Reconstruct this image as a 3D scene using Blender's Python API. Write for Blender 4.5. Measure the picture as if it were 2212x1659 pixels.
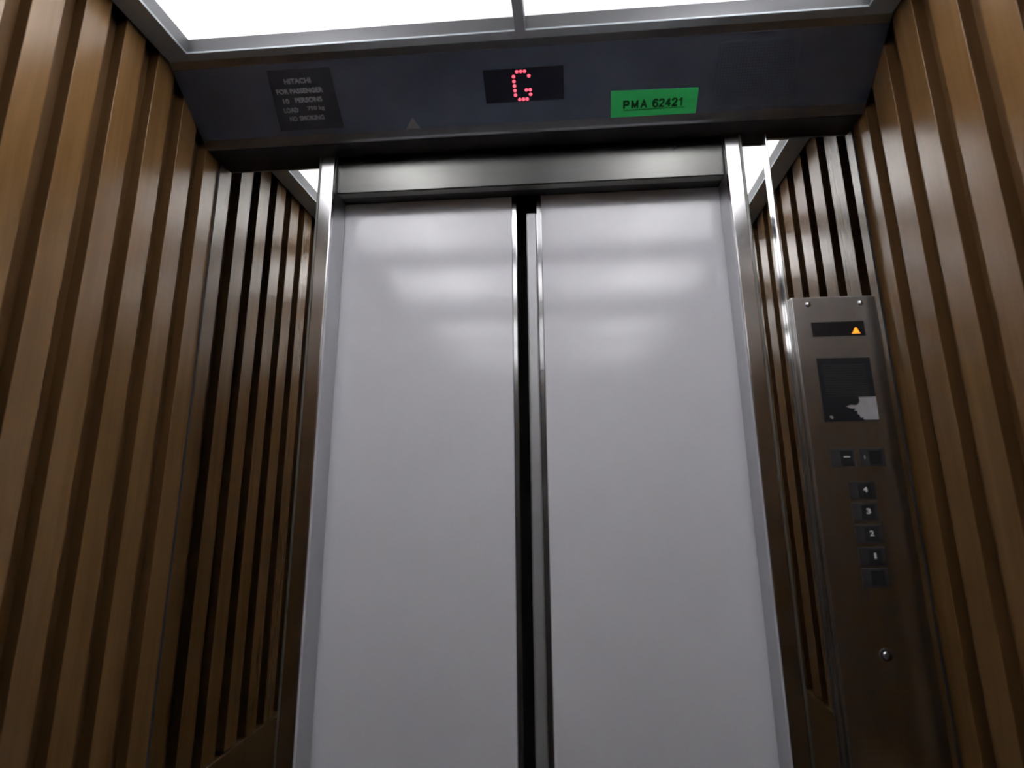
import bpy, bmesh, math, random
from mathutils import Vector, Matrix
random.seed(4)
for o in list(bpy.data.objects):
    bpy.data.objects.remove(o, do_unlink=True)
S = bpy.context.scene
COL = S.collection

# ------------------------------------------------------------------ camera, world, light level
EYE = 1.47                                   # eye height above the lift floor (metres)
def rot_cols(p, y, r):
    Rz = Matrix.Rotation(y, 3, 'Z'); Rx = Matrix.Rotation(p, 3, 'X'); Ry = Matrix.Rotation(r, 3, 'Y')
    return Rz @ Rx @ Ry                      # columns: right, forward, up
cam_data = bpy.data.cameras.new('camera')
cam = bpy.data.objects.new('camera', cam_data); COL.objects.link(cam)
M = rot_cols(math.radians(16.27577), math.radians(5.35963), math.radians(0.43966))
rt, fw, up = M.col[0], M.col[1], M.col[2]
cam.matrix_world = Matrix(((rt.x, up.x, -fw.x, 0.0), (rt.y, up.y, -fw.y, -1.25), (rt.z, up.z, -fw.z, EYE), (0, 0, 0, 1)))
cam_data.sensor_width = 36.0
cam_data.lens = 1461.69 / 2212 * 36.0
cam_data.shift_x = 15.64 / 2212
cam_data.shift_y = -184.1 / 2212
cam_data.clip_start = 0.02
cam_data.dof.use_dof = True                   # the phone focused slightly behind the doors
cam_data.dof.focus_distance = 3.0
cam_data.dof.aperture_fstop = 5.0
S.camera = cam

world = bpy.data.worlds.new('World'); S.world = world; world.use_nodes = True
world.node_tree.nodes['Background'].inputs[0].default_value = (0.0, 0.0, 0.0, 1)
world.node_tree.nodes['Background'].inputs[1].default_value = 0.0

S.view_settings.view_transform = 'Standard'
S.view_settings.look = 'None'
S.view_settings.exposure = 0.0
S.view_settings.gamma = 1.0
S.view_settings.use_curve_mapping = False
LIGHT_STRENGTH = 200.0                         # radiance of the fluorescent tubes above the diffuser sheets

# ------------------------------------------------------------------ materials
def new_mat(name):
    m = bpy.data.materials.new(name); m.use_nodes = True
    nt = m.node_tree; b = nt.nodes['Principled BSDF']
    return m, nt, b
def N(nt, t, **kw):
    n = nt.nodes.new(t)
    for k, v in kw.items(): setattr(n, k, v)
    return n
def plain(name, col, rough=0.5, metal=0.0, spec=0.5, noise=0.06, scale=30.0, stretch=(1, 1, 1), bump=0.0, bump_scale=None):
    m, nt, b = new_mat(name)
    tc = N(nt, 'ShaderNodeTexCoord'); mp = N(nt, 'ShaderNodeMapping'); mp.inputs['Scale'].default_value = stretch
    nz = N(nt, 'ShaderNodeTexNoise'); nz.inputs['Scale'].default_value = scale; nz.inputs['Detail'].default_value = 4
    nt.links.new(tc.outputs['Object'], mp.inputs['Vector']); nt.links.new(mp.outputs[0], nz.inputs['Vector'])
    rp = N(nt, 'ShaderNodeValToRGB')
    lo = tuple(max(0, c * (1 - noise)) for c in col); hi = tuple(min(1, c * (1 + noise)) for c in col)
    rp.color_ramp.elements[0].position = 0.3; rp.color_ramp.elements[1].position = 0.7
    rp.color_ramp.elements[0].color = (*lo, 1); rp.color_ramp.elements[1].color = (*hi, 1)
    nt.links.new(nz.outputs[0], rp.inputs[0]); nt.links.new(rp.outputs[0], b.inputs['Base Color'])
    b.inputs['Roughness'].default_value = rough; b.inputs['Metallic'].default_value = metal
    b.inputs['Specular IOR Level'].default_value = spec
    if bump:
        bp = N(nt, 'ShaderNodeBump'); bp.inputs['Strength'].default_value = bump; bp.inputs['Distance'].default_value = 0.002
        src = nz
        if bump_scale:
            src = N(nt, 'ShaderNodeTexNoise'); src.inputs['Scale'].default_value = bump_scale
            nt.links.new(mp.outputs[0], src.inputs['Vector'])
        nt.links.new(src.outputs[0], bp.inputs['Height']); nt.links.new(bp.outputs[0], b.inputs['Normal'])
    return m
def wood(name, a, c, rough=0.4, spec=0.5):
    m, nt, b = new_mat(name)
    tc = N(nt, 'ShaderNodeTexCoord'); mp = N(nt, 'ShaderNodeMapping'); mp.inputs['Scale'].default_value = (14, 14, 0.9)
    nz = N(nt, 'ShaderNodeTexNoise'); nz.inputs['Scale'].default_value = 3.0; nz.inputs['Detail'].default_value = 6; nz.inputs['Distortion'].default_value = 0.6
    nt.links.new(tc.outputs['Object'], mp.inputs['Vector']); nt.links.new(mp.outputs[0], nz.inputs['Vector'])
    mp2 = N(nt, 'ShaderNodeMapping'); mp2.inputs['Scale'].default_value = (120, 120, 3)
    n2 = N(nt, 'ShaderNodeTexNoise'); n2.inputs['Scale'].default_value = 3.0; n2.inputs['Detail'].default_value = 3
    nt.links.new(tc.outputs['Object'], mp2.inputs['Vector']); nt.links.new(mp2.outputs[0], n2.inputs['Vector'])
    mx = N(nt, 'ShaderNodeMath', operation='ADD')
    ml = N(nt, 'ShaderNodeMath', operation='MULTIPLY'); ml.inputs[1].default_value = 0.35
    nt.links.new(n2.outputs[0], ml.inputs[0]); nt.links.new(nz.outputs[0], mx.inputs[0]); nt.links.new(ml.outputs[0], mx.inputs[1])
    rp = N(nt, 'ShaderNodeValToRGB'); rp.color_ramp.elements[0].position = 0.48; rp.color_ramp.elements[1].position = 0.88
    rp.color_ramp.elements[0].color = (*a, 1); rp.color_ramp.elements[1].color = (*c, 1)
    nt.links.new(mx.outputs[0], rp.inputs[0]); nt.links.new(rp.outputs[0], b.inputs['Base Color'])
    b.inputs['Roughness'].default_value = rough; b.inputs['Specular IOR Level'].default_value = spec
    b.inputs['Specular Tint'].default_value = (1.0, 0.88, 0.70, 1)      # amber varnish
    return m
def emit(name, col, strength, grid=False):
    m, nt, b = new_mat(name)
    b.inputs['Base Color'].default_value = (*[min(1, c) for c in col], 1)
    b.inputs['Emission Color'].default_value = (*col, 1); b.inputs['Emission Strength'].default_value = strength
    b.inputs['Roughness'].default_value = 0.4
    if grid:                                  # prismatic cells moulded into the diffuser sheet
        tc = N(nt, 'ShaderNodeTexCoord'); br = N(nt, 'ShaderNodeTexChecker'); br.inputs['Scale'].default_value = 130
        br.inputs['Color1'].default_value = (*[c * 0.93 for c in col], 1); br.inputs['Color2'].default_value = (*col, 1)
        nt.links.new(tc.outputs['Object'], br.inputs['Vector']); nt.links.new(br.outputs['Color'], b.inputs['Emission Color'])
    return m
M_ = {}
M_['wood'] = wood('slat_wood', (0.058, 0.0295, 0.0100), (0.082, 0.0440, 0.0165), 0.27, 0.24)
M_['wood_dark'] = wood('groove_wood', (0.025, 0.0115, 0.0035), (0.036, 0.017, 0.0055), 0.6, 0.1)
M_['wood_low'] = wood('dado_wood', (0.040, 0.021, 0.007), (0.058, 0.031, 0.011), 0.45, 0.4)
M_['mirror'] = plain('polished_mirror_steel', (0.76, 0.76, 0.75), 0.025, 1.0, noise=0.01)
M_['polished'] = plain('polished_steel_edge', (0.80, 0.80, 0.80), 0.12, 1.0, noise=0.02)
M_['jamb'] = plain('satin_jamb_steel', (0.66, 0.65, 0.65), 0.16, 1.0, noise=0.02, scale=4, bump=0.05)
M_['reveal'] = plain('reveal_steel', (0.47, 0.47, 0.48), 0.35, 1.0, noise=0.03)
M_['header'] = plain('brushed_header_steel', (0.042, 0.042, 0.040), 0.24, 1.0, noise=0.05, scale=6, stretch=(1, 20, 20))
M_['frame'] = plain('ceiling_frame_steel', (0.46, 0.505, 0.525), 0.4, 0.35, noise=0.04)
M_['transom'] = plain('transom_trim_steel', (0.33, 0.33, 0.34), 0.35, 1.0, noise=0.04)
M_['dark_panel'] = plain('dark_blue_panel', (0.165, 0.190, 0.26), 0.40, 0.85, noise=0.15, scale=9)
M_['plate'] = plain('black_notice_plate', (0.05, 0.05, 0.06), 0.45, 0.7, noise=0.1)
M_['plate_text'] = plain('grey_notice_lettering', (0.30, 0.30, 0.32), 0.6, 0.0, noise=0.02)
M_['grille'] = plain('dark_perforated_panel', (0.06, 0.07, 0.095), 0.55, 0.6, noise=0.1)
M_['hole'] = plain('black_hole', (0.008, 0.008, 0.01), 0.7, 0, noise=0.02)
M_['window'] = plain('display_window_black', (0.010, 0.011, 0.018), 0.35, 0.0, 0.2, noise=0.02)
M_['panel_window'] = plain('arrow_window_black', (0.006, 0.005, 0.005), 0.5, 0.0, 0.06, noise=0.02)
M_['door'] = plain('pale_door_laminate', (0.85, 0.855, 0.91), 0.5, 0.0, 0.4, noise=0.02, scale=7, bump=0.03, bump_scale=6)
_b = M_['door'].node_tree.nodes['Principled BSDF']; _b.inputs['Coat Weight'].default_value = 1.0; _b.inputs['Coat Roughness'].default_value = 0.12; _b.inputs['Coat IOR'].default_value = 1.85
M_['edge'] = plain('door_edge_steel', (0.62, 0.62, 0.63), 0.12, 1.0, noise=0.02)
M_['safety'] = plain('safety_edge_grey', (0.40, 0.40, 0.41), 0.4, 0.6, noise=0.03)
M_['black'] = plain('shaft_black', (0.012, 0.012, 0.014), 0.8, 0, noise=0.02)
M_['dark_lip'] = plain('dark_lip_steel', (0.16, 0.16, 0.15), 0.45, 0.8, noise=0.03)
M_['brushed'] = plain('brushed_faceplate_steel', (0.60, 0.60, 0.61), 0.23, 1.0, noise=0.05, scale=8, stretch=(1, 20, 30))
M_['button'] = plain('button_black_plastic', (0.008, 0.008, 0.009), 0.35, 0, 0.2, noise=0.02)
M_['button_frame'] = plain('button_bezel', (0.014, 0.013, 0.014), 0.45, 0.0, 0.3, noise=0.02)
M_['white'] = plain('button_white_ink', (0.75, 0.75, 0.75), 0.5, 0, noise=0.01)
M_['speaker'] = plain('black_intercom_glass', (0.007, 0.007, 0.008), 0.4, 0, 0.12, noise=0.05)
M_['torn'] = plain('torn_grey_film', (0.30, 0.29, 0.30), 0.5, 0.1, noise=0.08, scale=60)
M_['chrome'] = plain('chrome', (0.8, 0.8, 0.8), 0.08, 1.0, noise=0.01)
M_['green'] = plain('green_sticker', (0.035, 0.50, 0.13), 0.55, 0, 0.3, noise=0.05, scale=8)
M_['green_ink'] = plain('sticker_ink', (0.004, 0.06, 0.012), 0.6, 0, 0.2, noise=0.02)
M_['scuff'] = plain('scuff_black', (0.03, 0.03, 0.035), 0.6, 0, noise=0.1)
M_['film'] = plain('pale_grey_mark', (0.30, 0.30, 0.29), 0.5, 0.3, noise=0.1)  # flat grey of the transom triangle and one button mark
M_['lining'] = plain('recess_steel_reflection_dark', (0.040, 0.042, 0.045), 0.5, 0.0, noise=0.05)  # steel recess faces; their dark reflection is put into the colour
M_['rear'] = plain('dark_rear_laminate', (0.035, 0.033, 0.033), 0.4, 0, noise=0.1)
M_['floor'] = plain('floor_vinyl', (0.05, 0.047, 0.045), 0.5, 0, noise=0.3, scale=60)
M_['tube'] = emit('fluorescent_tube', (1.0, 0.995, 1.01), LIGHT_STRENGTH)
M_['housing'] = plain('white_housing', (0.72, 0.72, 0.73), 0.6, 0, noise=0.01)
def sheet_mat():
    m = bpy.data.materials.new('prismatic_sheet'); m.use_nodes = True; nt = m.node_tree; nt.nodes.clear()
    out = N(nt, 'ShaderNodeOutputMaterial'); tr_ = N(nt, 'ShaderNodeBsdfTranslucent'); df = N(nt, 'ShaderNodeBsdfDiffuse'); mx = N(nt, 'ShaderNodeMixShader')
    tc = N(nt, 'ShaderNodeTexCoord'); ck = N(nt, 'ShaderNodeTexChecker'); ck.inputs['Scale'].default_value = 125
    ck.inputs['Color1'].default_value = (0.80, 0.80, 0.81, 1); ck.inputs['Color2'].default_value = (0.88, 0.88, 0.88, 1)
    nt.links.new(tc.outputs['Object'], ck.inputs['Vector']); nt.links.new(ck.outputs['Color'], tr_.inputs['Color'])
    df.inputs['Color'].default_value = (0.8, 0.8, 0.8, 1); mx.inputs[0].default_value = 0.3
    nt.links.new(tr_.outputs[0], mx.inputs[1]); nt.links.new(df.outputs[0], mx.inputs[2]); nt.links.new(mx.outputs[0], out.inputs[0])
    return m
M_['light'] = sheet_mat()
M_['red'] = emit('red_led', (1.0, 0.10, 0.16), 1.6)
M_['orange'] = emit('orange_led', (1.0, 0.30, 0.02), 1.2)

# ------------------------------------------------------------------ helpers
def link(name, verts, faces, mat, parent=None, bevel=0.0, seg=2, smooth=False, mats=None, fm=None):
    org = parent_world(parent)
    me = bpy.data.meshes.new(name)
    me.from_pydata([tuple(Vector(v) - org) for v in verts], [], faces); me.update()
    bm = bmesh.new(); bm.from_mesh(me); bmesh.ops.recalc_face_normals(bm, faces=bm.faces); bm.to_mesh(me); bm.free()
    for m in (mats or [mat]): me.materials.append(M_[m])
    if fm:
        for p, i in zip(me.polygons, fm): p.material_index = i
    if smooth:
        for p in me.polygons: p.use_smooth = True
    o = bpy.data.objects.new(name, me); COL.objects.link(o)
    if parent: o.parent = parent
    if bevel:
        b = o.modifiers.new('bevel', 'BEVEL'); b.width = bevel; b.segments = seg; b.limit_method = 'ANGLE'
    return o
def parent_world(p):
    v = Vector((0, 0, 0))
    while p is not None:
        v += p.location; p = p.parent
    return v
def tag(o, label=None, cat=None, group=None, kind=None):
    if label: o['label'] = label
    if cat: o['category'] = cat
    if group: o['group'] = group
    if kind: o['kind'] = kind
    return o
def empty(name, loc, label, cat, group=None):
    o = bpy.data.objects.new(name, None); COL.objects.link(o); o.location = loc; o.empty_display_size = 0.05
    return tag(o, label, cat, group)
F6 = [(0, 1, 2, 3), (4, 7, 6, 5), (0, 4, 5, 1), (1, 5, 6, 2), (2, 6, 7, 3), (3, 7, 4, 0)]
def boxv(x0, x1, y0, y1, z0, z1, fr=None):
    p = [(x0, y0, z0), (x1, y0, z0), (x1, y1, z0), (x0, y1, z0), (x0, y0, z1), (x1, y0, z1), (x1, y1, z1), (x0, y1, z1)]
    return [fr(*q) for q in p] if fr else p
def box(name, x0, x1, y0, y1, z0, z1, mat, parent=None, bevel=0.0, fr=None, seg=2):
    return link(name, boxv(x0, x1, y0, y1, z0, z1, fr), F6, mat, parent, bevel, seg)
def multi(boxes):
    v, f = [], []
    for b in boxes:
        n = len(v); v += boxv(*b); f += [tuple(i + n for i in q) for q in F6]
    return v, f
def extrude_yz(prof, x0, x1):                 # closed profile [(y,z)] swept along X
    n = len(prof)
    v = [(x0, y, z) for y, z in prof] + [(x1, y, z) for y, z in prof]
    f = [tuple(range(n)), tuple(range(2 * n - 1, n - 1, -1))] + [(i, (i + 1) % n, n + (i + 1) % n, n + i) for i in range(n)]
    return v, f
def extrude_xy(prof, z0, z1):                 # closed profile [(x,y)] swept along Z
    n = len(prof)
    v = [(x, y, z0) for x, y in prof] + [(x, y, z1) for x, y in prof]
    f = [tuple(range(n)), tuple(range(2 * n - 1, n - 1, -1))] + [(i, (i + 1) % n, n + (i + 1) % n, n + i) for i in range(n)]
    return v, f
def poly(prof, fr, h0, h1):                   # closed outline in a frame's own plane, given thickness
    n = len(prof)
    v = [fr(a, b, h0) for a, b in prof] + [fr(a, b, h1) for a, b in prof]
    f = [tuple(range(n)), tuple(range(2 * n - 1, n - 1, -1))] + [(i, (i + 1) % n, n + (i + 1) % n, n + i) for i in range(n)]
    return v, f
def disc(cx, cz, r, fr, h0, h1, dome=0.0, n=20):
    v, f = [], []
    rings = [(r, h0), (r, h1)] + ([(r * 0.8, h1 + dome * 0.6), (r * 0.45, h1 + dome * 0.92)] if dome else [])
    for rr, h in rings:
        v += [fr(cx + rr * math.cos(2 * math.pi * i / n), cz + rr * math.sin(2 * math.pi * i / n), h) for i in range(n)]
    for k in range(len(rings) - 1):
        f += [(k * n + i, k * n + (i + 1) % n, (k + 1) * n + (i + 1) % n, (k + 1) * n + i) for i in range(n)]
    v.append(fr(cx, cz, h1 + dome)); c = len(v) - 1; k = len(rings) - 1
    f += [(k * n + i, k * n + (i + 1) % n, c) for i in range(n)]
    v.append(fr(cx, cz, h0)); c2 = len(v) - 1
    f += [((i + 1) % n, i, c2) for i in range(n)]
    return v, f
def text(name, s, cx, cy, height, width, fr, mat, parent, h=0.0004, bold=0.0, lift=0.0):
    cu = bpy.data.curves.new('t', 'FONT'); cu.body = s; cu.size = 1.0; cu.align_x = 'CENTER'; cu.align_y = 'CENTER'
    cu.offset = bold; cu.extrude = 0.0; cu.resolution_u = 3
    to = bpy.data.objects.new('t', cu); COL.objects.link(to)
    dg = bpy.context.evaluated_depsgraph_get(); me = bpy.data.meshes.new_from_object(to.evaluated_get(dg))
    vs = [v.co.copy() for v in me.vertices]; fs = [tuple(p.vertices) for p in me.polygons]
    bpy.data.objects.remove(to, do_unlink=True); bpy.data.meshes.remove(me)
    x0, x1 = min(v.x for v in vs), max(v.x for v in vs); y0, y1 = min(v.y for v in vs), max(v.y for v in vs)
    sx = width / (x1 - x0); sy = height / (y1 - y0)
    pts = [fr(cx + (v.x - (x0 + x1) / 2) * sx, cy + (v.y - (y0 + y1) / 2) * sy, lift + h) for v in vs]
    org = parent_world(parent)
    me = bpy.data.meshes.new(name); me.from_pydata([tuple(Vector(p) - org) for p in pts], [], fs); me.update(); me.materials.append(M_[mat])
    o = bpy.data.objects.new(name, me); COL.objects.link(o); o.parent = parent
    so = o.modifiers.new('thick', 'SOLIDIFY'); so.thickness = h; so.offset = -1
    return o
def Z(z): return z + EYE

XL, XR = -0.731, 0.576
ZC = Z(0.79)                                   # underside of the ceiling frame
YB = -1.53                                     # back of the car

# ------------------------------------------------------------------ floor, ceiling slab, rear wall
v, f = multi([(XL - 0.06, XR + 0.06, YB - 0.05, 0.26, -0.05, 0.0)])
tag(link('floor', v, f, 'floor'), kind='structure')
tag(box('ceiling', XL - 0.06, XR + 0.06, YB - 0.05, 0.26, ZC + 0.165, ZC + 0.19, 'black'), kind='structure')
rear = tag(box('wall_rear', XL - 0.06, XR + 0.06, YB - 0.05, YB, 0.0, ZC + 0.165, 'rear'), kind='structure')
box('mirror_panel', XL + 0.05, XR - 0.05, YB, YB + 0.006, Z(0.55), ZC - 0.015, 'mirror', rear, 0.002)
box('baseboard', XL, XR, YB, YB + 0.012, 0.0, 0.10, 'reveal', rear, 0.002)

# ------------------------------------------------------------------ slatted side walls (planks swept upward, grooves between)
def slat_wall(name, X, sgn, slats, ztop, zdado):
    """X face plane; sgn=+1 when the room lies on +X.  slats: (y_near_door, y_far) pairs, descending in y."""
    dp, bv = 0.019, 0.0004
    back = X - sgn * 0.06
    prof = []; mats = []
    def add(x, y, m): prof.append((x, y)); mats.append(m)
    first = True
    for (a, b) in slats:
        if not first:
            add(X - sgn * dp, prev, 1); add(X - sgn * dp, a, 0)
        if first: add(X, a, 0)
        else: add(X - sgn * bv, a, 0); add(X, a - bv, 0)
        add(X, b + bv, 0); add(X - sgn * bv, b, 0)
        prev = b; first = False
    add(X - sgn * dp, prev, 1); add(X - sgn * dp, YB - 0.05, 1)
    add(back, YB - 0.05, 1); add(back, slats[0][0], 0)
    n = len(prof)
    v, f = extrude_xy(prof, zdado, ztop)
    fm = [0, 0]
    for i in range(n):
        x0, x1 = prof[i][0], prof[(i + 1) % n][0]
        deep = abs(x0 - (X - sgn * dp)) < 1e-6 and abs(x1 - (X - sgn * dp)) < 1e-6
        side = (abs(x0 - (X - sgn * dp)) < 1e-6) != (abs(x1 - (X - sgn * dp)) < 1e-6)
        fm.append(1 if (deep or side) else 0)
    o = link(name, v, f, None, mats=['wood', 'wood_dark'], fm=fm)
    tag(o, kind='structure')
    d0, d1 = sorted((back, X))
    box('dado_panel', d0, d1, YB - 0.05, 0.0, 0.0, zdado - 0.006, 'wood_low', o, 0.002)
    return o
L = [(0.0, -0.055)]; y = -0.0985
while y > YB: L.append((y, max(y - 0.053, YB - 0.04))); y -= 0.0925
slat_wall('wall_left', XL, 1, L, ZC + 0.004, Z(-0.50))
Rr = [(0.0, -0.062), (-0.1025, -0.166)]; y = -0.2065
while y > YB: Rr.append((y, max(y - 0.062, YB - 0.04))); y -= 0.1055
slat_wall('wall_right', XR, -1, Rr, ZC + 0.004, Z(-0.474))

# ------------------------------------------------------------------ front return walls: polished mirror sheets
def front_wall(name, x0, x1):
    o = box(name, x0, x1, 0.004, 0.05, 0.0, ZC + 0.07, 'black'); tag(o, kind='structure'); return o
fl = front_wall('wall_front_left', XL - 0.06, -0.5085)
box('mirror_sheet', XL + 0.0045, -0.5085, -0.0, 0.004, 0.0, ZC + 0.02, 'mirror', fl)
fr_ = front_wall('wall_front_right', 0.3600, XR + 0.06)
box('mirror_sheet', 0.3605, 0.4010, -0.0, 0.004, 0.0, ZC + 0.02, 'mirror', fr_)

# door frame: jambs and header
def jamb(name, x0, x1, inner):
    o = box(name, x0, x1, -0.004, 0.010, 0.0, Z(0.78), 'jamb', None, 0.0025, seg=3)
    tag(o, kind='structure')
    if inner > 0: box('reveal_panel', x1 - 0.012, x1 - 0.0006, 0.0095, 0.082, 0.0, Z(0.78), 'reveal', o)
    else: box('reveal_panel', x0 + 0.0006, x0 + 0.012, 0.0095, 0.082, 0.0, Z(0.78), 'reveal', o)
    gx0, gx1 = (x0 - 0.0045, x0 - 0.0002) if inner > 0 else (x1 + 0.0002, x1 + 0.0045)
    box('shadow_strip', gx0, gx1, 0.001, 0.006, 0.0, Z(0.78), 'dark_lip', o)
    return o
jamb('trim_1', -0.5035, -0.4740, 1)
jamb('trim_2', 0.3260, 0.3553, -1)
hd = link('trim_3', *extrude_yz([(0.0200, Z(0.617)), (0.0120, Z(0.732)), (0.0180, Z(0.732)), (0.0260, Z(0.617))], -0.4738, 0.3258), 'header', None, 0.0006); tag(hd, kind='structure')
box('bottom_lip', -0.4738, 0.3258, 0.0262, 0.047, Z(0.617), Z(0.621), 'dark_lip', hd)
box('gap_cover', -0.60, 0.45, 0.0472, 0.0828, Z(0.6185), Z(0.628), 'black', hd)
box('header_backing', -0.60, 0.45, 0.0475, 0.0478, Z(0.628), Z(0.79), 'black', hd)
sc = poly([(0.2305, Z(0.684)), (0.2330, Z(0.685)), (0.2345, Z(0.681)), (0.2338, Z(0.677)), (0.2325, Z(0.6735)), (0.2318, Z(0.677)), (0.2298, Z(0.679))], lambda a, b, h: (a, 0.0155 - h, b), 0.0, 0.0004)
tag(link('scuff_mark', *sc, 'scuff'), 'tiny black chip mark on the steel header above the right door', 'mark')

# ------------------------------------------------------------------ doors
def door(name, x0, x1, edge_x0, edge_x1):
    o = box(name, x0, x1, 0.085, 0.112, 0.006, Z(0.72), 'door', None, 0.001); tag(o, kind='structure')
    box('edge_strip', edge_x0, edge_x1, 0.0835, 0.112, 0.006, Z(0.72), 'edge', o, 0.0015)
    return o
door('door_1', -0.56, -0.1092, -0.1091, -0.0985)
d2 = door('door_2', -0.0456, 0.42, -0.0565, -0.0457)
box('safety_edge', -0.0787, -0.0567, 0.0885, 0.106, 0.006, Z(0.583), 'safety', d2, 0.004, seg=3)
tag(box('wall_shaft', XL, XR, 0.20, 0.25, 0.0, ZC + 0.07, 'black'), kind='structure')
box('shaft_side', XL - 0.02, XL, 0.05, 0.25, 0.0, ZC + 0.07, 'black', bpy.data.objects['wall_shaft'])
box('shaft_side', XR, XR + 0.02, 0.05, 0.25, 0.0, ZC + 0.07, 'black', bpy.data.objects['wall_shaft'])

# ------------------------------------------------------------------ ceiling frame with four lit diffusers
MX0, MX1 = -0.0740, -0.0550
OX0, OX1 = -0.683, 0.527
CY = [(-0.752, -0.236), (-1.36, -0.87)]
HF = 0.031
def frame_boxes(z0, z1, t=0.0):
    return [(XL + 0.002, OX0, YB + 0.002, -0.214, z0, z1), (OX1, XR - 0.002, YB + 0.002, -0.214, z0, z1),
            (OX0, OX1, CY[0][1], -0.2135, z0, z1), (OX0, OX1, CY[1][1], CY[0][0], z0, z1), (OX0, OX1, YB + 0.002, CY[1][0], z0, z1),
            (MX0, MX1, CY[0][0], CY[0][1], z0, z1), (MX0, MX1, CY[1][0], CY[1][1], z0, z1)]
v, f = multi(frame_boxes(ZC, ZC + 0.0035))
ft = tag(link('trim_4', v, f, 'frame', None, 0.0008), kind='structure')
v, f = multi(frame_boxes(ZC + 0.0035, ZC + HF))
link('recess_lining', v, f, 'lining', ft)
labs = {(0, 0): 'large glowing white ceiling diffuser left of the centre bar, nearest the doors',
        (1, 0): 'glowing white ceiling diffuser right of the centre bar, nearest the doors',
        (0, 1): 'glowing ceiling diffuser at the back left, seen only in reflections',
        (1, 1): 'glowing ceiling diffuser at the back right, seen only in reflections'}
for j, (y0, y1) in enumerate(CY):
    for i, (x0, x1) in enumerate(((OX0, MX0), (MX1, OX1))):
        e = empty('ceiling_light', ((x0 + x1) / 2, (y0 + y1) / 2, ZC + HF + 0.001), labs[(i, j)], 'light', 'ceiling light panels')
        zs = ZC + HF + 0.0008; a0, a1, b0, b1 = x0 - 0.004, x1 + 0.004, y0 - 0.004, y1 + 0.004
        link('diffuser', [(a0, b0, zs), (a1, b0, zs), (a1, b1, zs), (a0, b1, zs)], [(0, 1, 2, 3)], 'light', e)
        zt = zs + 0.125
        link('housing', [(a0, b0, zs), (a1, b0, zs), (a1, b1, zs), (a0, b1, zs), (a0, b0, zt), (a1, b0, zt), (a1, b1, zt), (a0, b1, zt)],
             [(4, 5, 6, 7), (0, 1, 5, 4), (1, 2, 6, 5), (2, 3, 7, 6), (3, 0, 4, 7)], 'housing', e)
        xt = (-0.43, 0.28)[i]; zt = zs + 0.078; n = 14
        tv = [(xt + 0.013 * math.cos(2 * math.pi * k / n), yy, zt + 0.013 * math.sin(2 * math.pi * k / n)) for yy in (y0 + 0.04, y1 - 0.09) for k in range(n)]
        tfc = [(k, (k + 1) % n, n + (k + 1) % n, n + k) for k in range(n)] + [tuple(range(n - 1, -1, -1)), tuple(range(n, 2 * n))]
        link('tube', tv, tfc, 'tube', e, smooth=True)

# ------------------------------------------------------------------ sloping transom over the doors
A = Vector((0, -0.214, ZC)); B = Vector((0, -0.055, Z(0.695))); T = (B - A).normalized()
NO = Vector((0, T.z, -T.y)); NO = NO if NO.z < 0 else -NO
def TR(x, s, h=0.0):                           # x across, s metres down the slope, h out of the face
    p = A + T * s + NO * h; return (x, p.y, p.z)
def TRu(x, w, h=0.0): return TR(x, -w, h)      # same with 'up the slope' positive, for lettering
tr = empty('transom_panel', (-0.07, -0.135, Z(0.74)), 'dark sloping transom panel with steel trims between the ceiling frame and the door header', 'transom')
Lt = (B - A).length
c1 = A + T * (Lt - 0.005)
prof = [(A.y, A.z), (c1.y, c1.z)]
P0, P1, P2 = Vector((c1.y, c1.z)), Vector((B.y, B.z)), Vector((B.y + 0.005, B.z))
for k in range(1, 7):
    t = k / 6; q = P0 * (1 - t) ** 2 + P1 * 2 * t * (1 - t) + P2 * t * t; prof.append((q.x, q.y))
prof += [(0.0060, B.z), (0.0060, B.z + 0.012), (-0.03, B.z + 0.03), (-0.2, ZC + 0.03), (A.y, ZC + 0.03)]
v, f = extrude_yz(prof, XL + 0.001, XR - 0.001)
link('body', v, f, 'transom', tr)
box('underside', XL + 0.001, XR - 0.001, B.y + 0.006, 0.0060, B.z - 0.0012, B.z - 0.0002, 'black', tr)
box('dark_face', XL + 0.001, XR - 0.001, 0.0155, 0.1655, -0.001, 0.0012, 'dark_panel', tr, 0, TR)
w = box('display_window', -0.1395, 0.0100, 0.0540, 0.1205, 0.0012, 0.0018, 'window', tr, 0, TR)
dots = [(1, 0), (2, 0), (3, 0), (0, 1), (4, 1), (0, 2), (0, 3), (0, 4), (3, 4), (4, 4), (0, 5), (4, 5), (1, 6), (2, 6), (3, 6)]
for c, r in dots:
    cx = -0.0836 + 0.0072 * c + 0.0003 * r; s = 0.0603 + 0.00925 * r
    v, f = disc(cx, s, 0.0031, TR, 0.0018, 0.0022, 0.0008, 12)
    tag(link('led_dot', v, f, 'red', w, smooth=True), 'lit red dot')
# capacity plate
pl = link('capacity_plate', *poly([(-0.5480, 0.0275), (-0.4262, 0.0275), (-0.4300, 0.1530), (-0.5600, 0.1530)], TR, 0.0012, 0.0022), 'plate', tr)
for s_, cx, w_, s0 in (('HITACHI', -0.4950, 0.052, 0.0505), ('FOR PASSENGER', -0.4965, 0.092, 0.0705), ('10', -0.5290, 0.012, 0.0905), ('PERSONS', -0.4840, 0.054, 0.0895),
                       ('LOAD', -0.5250, 0.029, 0.1095), ('750 kg', -0.4740, 0.034, 0.1085), ('NO', -0.5255, 0.015, 0.1280), ('SMOKING', -0.4880, 0.050, 0.1275)):
    text('lettering', s_, cx, -s0, 0.0105, w_, TRu, 'plate_text', pl, 0.0003, 0.03, 0.0022)
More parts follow.
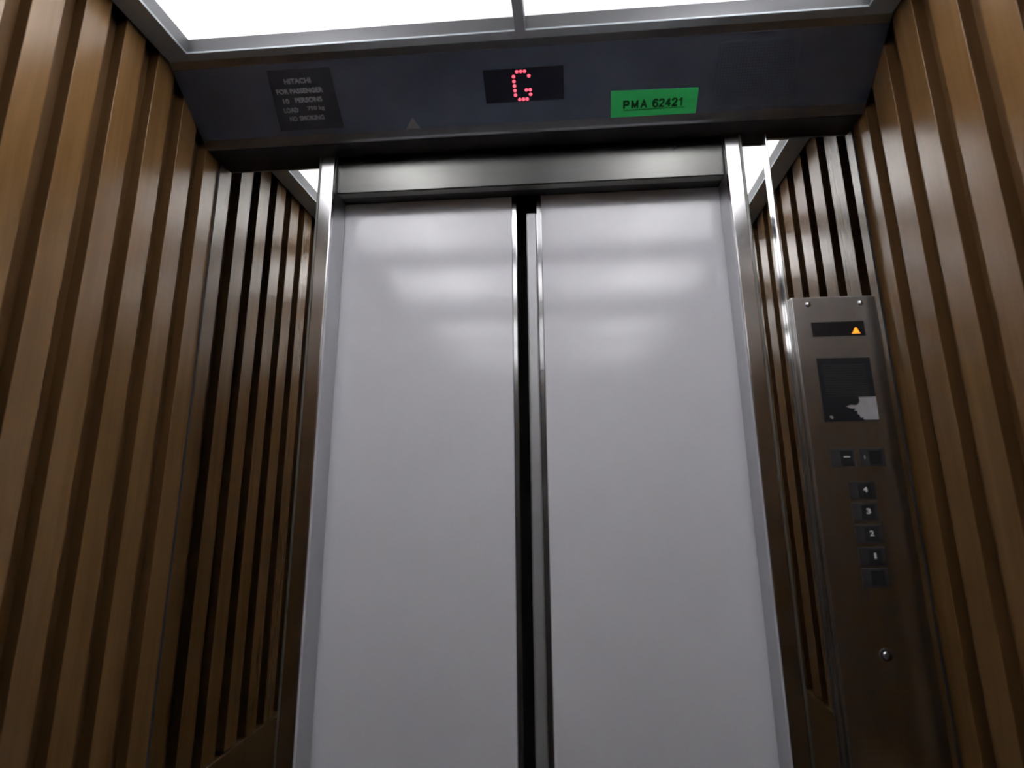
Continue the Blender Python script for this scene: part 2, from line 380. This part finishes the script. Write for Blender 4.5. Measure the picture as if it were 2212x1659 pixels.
# fan grille on the right
gr = box('perforated_grille', 0.2905, 0.4310, 0.0290, 0.1550, 0.0012, 0.0024, 'grille', tr, 0, TR)
hv, hf = [], []
for i in range(24):
    for j in range(22):
        cx = 0.2965 + i * 0.00556; s = 0.0348 + j * 0.00544
        n = len(hv); hv += [TR(cx + 0.0014 * math.cos(a * math.pi / 3), s + 0.0014 * math.sin(a * math.pi / 3), 0.0025) for a in range(6)]
        hf.append(tuple(range(n, n + 6)))
tag(link('grille_holes', hv, hf, 'hole', gr), kind='stuff')
# faint grey triangle, a flat patch of one colour, and the registration sticker
o = link('grey_triangle', *poly([(-0.2880, 0.1405), (-0.2755, 0.1652), (-0.3060, 0.1652)], TR, 0.0013, 0.0018), 'film')
tag(o, 'faint grey triangular patch at the bottom edge of the dark transom', 'film remnant')
st = link('registration_sticker', *poly([(0.0985, 0.1105), (0.2608, 0.1135), (0.2600, 0.1656), (0.0987, 0.1656)], TR, 0.0013, 0.0019), 'green')
tag(st, 'green rectangular sticker reading PMA 62421 on the dark transom', 'sticker')
GL = {'P': (1.0, [[(0, 0), (0, 6)], [(0, 6), (2.6, 6), (3.5, 5.3), (3.5, 3.6), (2.6, 2.8), (0, 2.8)]]),
      'M': (1.0, [[(0, 0), (0, 6)], [(0, 6), (2.1, 0.6), (4.2, 6)], [(4.2, 6), (4.2, 0)]]),
      'A': (1.0, [[(0, 0), (2, 6), (4, 0)], [(0.8, 2.0), (3.2, 2.0)]]),
      '6': (1.0, [[(3.3, 5.2), (2.6, 6), (1.2, 6), (0.3, 5), (0, 3), (0.3, 0.9), (1.2, 0), (2.5, 0), (3.4, 0.9), (3.4, 2.6), (2.5, 3.6), (1.2, 3.6), (0.2, 2.7)]]),
      '2': (1.0, [[(0, 4.8), (0.7, 5.8), (2.2, 6), (3.2, 5.2), (3.2, 4.0), (0, 0), (3.4, 0)]]),
      '4': (1.0, [[(2.6, 0), (2.6, 6), (0, 1.8), (3.6, 1.8)]]),
      '1': (1.0, [[(0.6, 4.6), (2.0, 6), (2.0, 0)]])}
def bold_letter(ch, x, base, unit, fr, mat, parent, wd=1.45):
    """one bold letter from thick strokes; x left edge, base line, unit size"""
    v, f = [], []
    for line in GL[ch][1]:
        for (a0, b0), (a1, b1) in zip(line, line[1:]):
            L_ = math.hypot(a1 - a0, b1 - b0); ux, uy = (a1 - a0) / L_, (b1 - b0) / L_
            e = wd * 0.32; a_, b_, c_, d_ = a0 - ux * e, b0 - uy * e, a1 + ux * e, b1 + uy * e
            px, py = -uy * wd / 2, ux * wd / 2
            q = [(a_ + px, b_ + py), (a_ - px, b_ - py), (c_ - px, d_ - py), (c_ + px, d_ + py)]
            n = len(v)
            for h in (0.0019, 0.0022): v += [fr(x + i * unit, base + j * unit, h) for i, j in q]
            f += [tuple(n + k for k in t) for t in F6]
    return link('letter', v, f, mat, parent)
U = 0.0024
for ch, x in zip('PMA62421', (0.1235, 0.1390, 0.1560, 0.1785, 0.1905, 0.2020, 0.2145, 0.2265)):
    bold_letter(ch, x, -0.1470, U, TRu, 'green_ink', st)
box('underline', 0.1240, 0.2390, 0.1505, 0.1516, 0.0019, 0.0022, 'green_ink', st, 0, TR)

# ------------------------------------------------------------------ car operating panel on the right return
PY = -0.012                                    # face of the hinged mirror panel
cp = empty('control_panel', (0.483, 0.0, 0.0), 'tall lift control panel of brushed steel with number buttons beside the slatted right wall', 'control panel')
box('mirror_door', 0.4025, 0.5665, PY, 0.0035, 0.02, Z(0.6935), 'mirror', cp, 0.0)
box('polished_edge', 0.4014, 0.4056, PY - 0.002, 0.0033, 0.02, Z(0.6935), 'polished', cp, 0.0018, seg=3)
FY = -0.0200
def FP(a, b, h=0.0): return (a, FY - h, Z(b))
fp = box('faceplate', 0.4082, 0.5572, FY, PY - 0.0001, 0.25, Z(0.3444), 'brushed', cp, 0.0025, seg=3)
for cx in (0.4375, 0.5292):
    link('screw', *disc(cx, 0.3300, 0.0050, FP, 0.0, 0.0008, 0.0030), 'chrome', cp, smooth=True)
dw = box('direction_window', 0.4385, 0.5288, 0.2698, 0.2967, -0.002, 0.0004, 'panel_window', cp, 0, FP)
tag(link('arrow', *poly([(0.5052, 0.2742), (0.5208, 0.2742), (0.5190, 0.2760), (0.5152, 0.2842), (0.5137, 0.2852), (0.5122, 0.2842), (0.5080, 0.2762)], FP, 0.0004, 0.0009), 'orange', dw), 'lit orange up arrow')
sp = box('intercom_panel', 0.4385, 0.5290, 0.1195, 0.2308, -0.002, 0.0012, 'speaker', cp, 0.0006, FP)
# speaker slots moulded in the black panel
v, f = [], []
for j in range(14):
    z = 0.218 - j * 0.0042
    n = len(v); v += boxv(0.4470, 0.5200, z - 0.0007, z + 0.0007, 0.0012, 0.0015, FP); f += [tuple(i + n for i in q) for q in F6]
tag(link('speaker_slots', v, f, 'button_frame', sp), kind='stuff')
torn = [(0.5003, 0.1608), (0.5285, 0.1610), (0.5282, 0.1222), (0.5060, 0.1220), (0.5025, 0.1235), (0.5035, 0.1262), (0.4985, 0.1258), (0.4975, 0.1300), (0.4935, 0.1325), (0.4950, 0.1368), (0.4895, 0.1378), (0.4925, 0.1412),
        (0.4850, 0.1415), (0.4772, 0.1452), (0.4850, 0.1478), (0.4935, 0.1470), (0.4990, 0.1500), (0.5010, 0.1545)]
tf = link('torn_film', *poly(torn, FP, 0.0013, 0.0018), 'torn'); tag(tf, 'torn grey film left on the lower right corner of the black intercom panel', 'torn film')
tf2 = link('torn_film', *poly([(0.4475, 0.1290), (0.4510, 0.1300), (0.4535, 0.1270), (0.4515, 0.1235), (0.4500, 0.1262), (0.4480, 0.1262)], FP, 0.0013, 0.0018), 'torn')
tag(tf2, 'tiny grey film scrap at the lower left corner of the black intercom panel', 'torn film')
def button(x0, x1, zc, hx0, hx1, mark, label):
    b = box('button', x0, x1, zc - 0.0146, zc + 0.0146, -0.002, 0.0010, 'button_frame', cp, 0.0006, FP)
    if label: tag(b, label)
    c = box('button_cap', hx0, hx1, zc - 0.0115, zc + 0.0120, 0.0010, 0.0022, 'button', b, 0.0006, FP)
    if mark == '-': box('symbol', (hx0 + hx1) / 2 - 0.0055, (hx0 + hx1) / 2 + 0.0045, zc + 0.0002, zc + 0.0016, 0.0022, 0.0026, 'white', b, 0, FP)
    elif mark == '.': box('symbol', x0 + 0.0075, x0 + 0.0090, zc - 0.003, zc + 0.003, 0.0010, 0.0014, 'film', b, 0, FP)
    elif mark: text('numeral', mark, (hx0 + hx1) / 2, zc + 0.0012, 0.0086, 0.0066 if mark != '1' else 0.0032, FP, 'white', b, 0.0003, 0.03 if mark != '1' else 0.0, 0.0022)
button(0.4395, 0.4800, 0.0592, 0.4565, 0.4765, '-', 'door button with a white dash')
button(0.4870, 0.5285, 0.0592, 0.5025, 0.5225, '.', 'unmarked black door button')
for i, (m, z) in enumerate((('4', 0.0054), ('3', -0.0292), ('2', -0.0640), ('1', -0.0988), ('', -0.1310))):
    button(0.4630, 0.5045, z, 0.4775, 0.4985, m, 'button marked ' + m if m else 'blank black button, lowest')
k = link('key_switch', *disc(0.4820, -0.2440, 0.0095, FP, 0.0, 0.0022), 'button_frame', cp, 0.0006)
link('key_barrel', *disc(0.4820, -0.2440, 0.0058, FP, 0.0022, 0.0042, 0.0012), 'chrome', k, smooth=True)
box('key_slot', 0.4812, 0.4828, -0.2480, -0.2400, 0.0052, 0.0056, 'hole', k, 0, FP)
